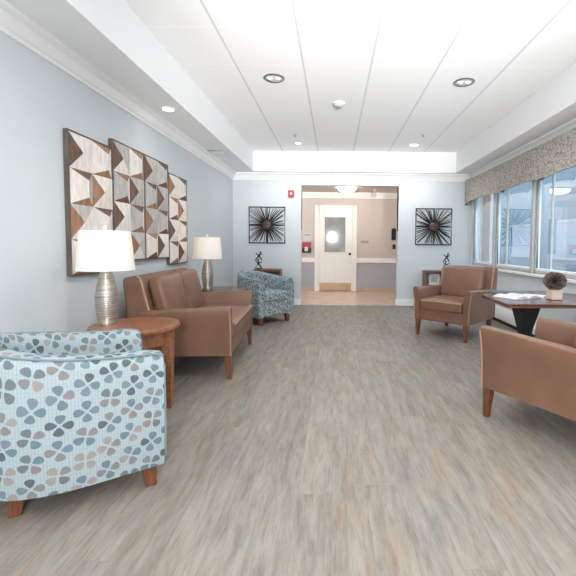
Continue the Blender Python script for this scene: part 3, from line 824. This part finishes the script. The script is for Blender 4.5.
t = MB().box((-.035,-.02,-.055),(.035,0,.055)).build('switch_box', M['steel'], loc=(1.435,YH,1.08), bevel=.004); tag(t, 'small dark switch box below the black wall phone', 'switch')
t = MB().box((-.095,-.012,-.03),(.095,.003,.03)).build('door_plaque', M['plaque'], loc=(.73,YH,1.19), bevel=.003); tag(t, 'small grey name plaque beside the hall door', 'sign')
t = thing('notice', 'white paper notice on the hall wall above the red box', 'sign', (-.64,YH,1.29)); MB().box((-.10,-.010,-.10),(.10,0,.10)).build('sheet', M['paper'], t); MB().box((-.075,-.012,.04),(.075,-.010,.07)).build('printed_band', M['slot'], t)
t = thing('wall_box', 'red and black wall box below the white notice', 'wall box', (-.66,YH,1.05))
MB().box((-.11,-.05,-.02),(.11,0,.12)).build('lid', M['red_box'], t, bevel=.006); MB().box((-.11,-.05,-.13),(.11,0,-.02)).build('body', M['black'], t, bevel=.006); MB().box((-.045,-.056,-.09),(.035,-.05,.01)).build('label_card', M['paper'], t)

# ------------------------------------------------------------------ outside the windows
struct(MB().box((XR+.16,-25,-.5),(60,60,-.35)).build('ground', M['snow']))
t = thing('neighbouring_building', 'pale blue building across the snowy yard', 'building', (11,10,-.35))
m = MB(); m.box((0,-26,0),(5,30,6.5)); m.build('wall', M['facade'], t)
for k in range(10):
    y = -20+k*4.6
    m = MB(); m.box((-.05,y,.95),(.0,y+2.3,2.65)); wn = m.build('window', M['facade_dark'], t)
    m = MB()
    for lo, hi in (((-.08,y-.1,.85),(0,y,2.75)),((-.08,y+2.3,.85),(0,y+2.4,2.75)),((-.08,y,.85),(0,y+2.3,.95)),((-.08,y,2.65),(0,y+2.3,2.75))): m.box(lo, hi)
    m.build('window_trim', M['facade_trim'], wn)
for k in range(3):
    c = (7.6-.8*k, 6.2+4.2*k, -.36)
    t = thing('frosted_shrub', ['frosted low shrub seen through the window above the dried-flower ball', 'frosted shrub seen low through the middle window', 'frosted shrub seen low through the window by the far wall'][k], 'shrub', c, 0, 'shrubs in the snowy yard')
    m = MB(); rs = random.Random(k)
    for q in range(26):
        a = rs.uniform(0,6.28); s = rs.uniform(.1,.42); H = rs.uniform(.7,1.25)
        m.tube([(0,0,.0),(math.cos(a)*s*.4,math.sin(a)*s*.4,H*.5),(math.cos(a)*s,math.sin(a)*s,H)], [.02,.012,.004], 5)
    m.build('twigs', M['bush'], t)

# ------------------------------------------------------------------ light
w = bpy.data.worlds.new('sky'); scene.world = w; w.use_nodes = True
nt = w.node_tree; bg = nt.nodes['Background']
tc = nt.nodes.new('ShaderNodeTexCoord'); sp = nt.nodes.new('ShaderNodeSeparateXYZ'); rp = nt.nodes.new('ShaderNodeValToRGB')
nt.links.new(tc.outputs['Generated'], sp.inputs[0]); nt.links.new(sp.outputs[2], rp.inputs[0])
rp.color_ramp.elements[0].position = 0; rp.color_ramp.elements[0].color = (.82,.92,1,1)
rp.color_ramp.elements[1].position = .6; rp.color_ramp.elements[1].color = (.72,.86,1,1)
nt.links.new(rp.outputs[0], bg.inputs[0]); bg.inputs[1].default_value = 2.4

def lamp(name, typ, loc, energy, color=(1,1,1), **kw):
    l = bpy.data.lights.new(name, typ); l.energy = energy; l.color = color
    rot = kw.pop('rot', None)
    for k, v in kw.items(): setattr(l, k, v)
    o = bpy.data.objects.new(name, l); COL.objects.link(o); o.location = loc
    if rot: o.rotation_euler = rot
    return o
# recessed ceiling lights (those in view and the ones behind the camera)
for x, y in ((-.612,4.02),(1.293,4.076),(-.603,6.522),(1.295,6.585),(-.612,1.5),(1.293,1.5),(-.612,-1.0),(1.293,-1.0)):
    lamp('downlight_beam', 'SPOT', (x,y,ZT-.06), 14, (1,.98,.95), spot_size=R(150), spot_blend=.6, shadow_soft_size=.09)
lamp('soffit_beam', 'SPOT', (-1.607,3.871,ZS-.05), .7, (1,.97,.93), spot_size=R(120), spot_blend=.7, shadow_soft_size=.05)
# the photographer's flash bounced off the ceiling, its direct spill, and an added fill spot
lamp('bounced_flash', 'SPOT', (.5,-.9,1.2), 40, (1,.99,.98), spot_size=R(110), spot_blend=.8, shadow_soft_size=.12, rot=(R(150),0,0))
lamp('far_ceiling_fill', 'SPOT', (1.15,-1.9,.85), 1150, (1,.99,.98), spot_size=R(45), spot_blend=1, shadow_soft_size=.12, rot=(R(109),0,R(8)))  # added fill spot, only there to brighten the far ceiling and upper walls
lamp('flash_spill', 'POINT', (-.1,-.9,1.50), 82, (1,.99,.98), shadow_soft_size=.10)
for x, y in ((-1.52,2.63),(-1.54,4.80)): lamp('lamp_bulb_glow', 'POINT', (x,y,1.07), 7, (1,.96,.9), shadow_soft_size=.03)
# hall lights
lamp('hall_glow', 'POINT', (-1.6,8.5,HC-.3), 6, (1,.96,.91), shadow_soft_size=.15)
lamp('hall_glow', 'POINT', (2.0,8.5,HC-.3), 6, (1,.96,.91), shadow_soft_size=.15)

# ------------------------------------------------------------------ camera
cam = bpy.data.cameras.new('camera'); co = bpy.data.objects.new('camera', cam); COL.objects.link(co); scene.camera = co
FPX = 395.; PITCH = R(3.2); ROLL = R(.5)
cam.sensor_fit = 'HORIZONTAL'; cam.sensor_width = 36; cam.lens = 36*FPX/576
px, py = 334., 245. + FPX*math.tan(PITCH)
cam.shift_x = -(px-288)/576; cam.shift_y = (py-288)/576
cam.clip_start = .02
co.matrix_world = Matrix.Translation((0,0,CAMH)) @ Matrix.Rotation(PI/2-PITCH, 4, 'X') @ Matrix.Rotation(ROLL, 4, 'Z')

scene.view_settings.view_transform = 'Standard'; scene.view_settings.look = 'None'
scene.view_settings.gamma = 1; scene.view_settings.use_curve_mapping = False
scene.view_settings.exposure = 1.22
scene.cycles.use_denoising = True
scene.cycles.max_bounces = 10; scene.cycles.diffuse_bounces = 6; scene.cycles.transparent_max_bounces = 12
scene.cycles.sample_clamp_indirect = 6
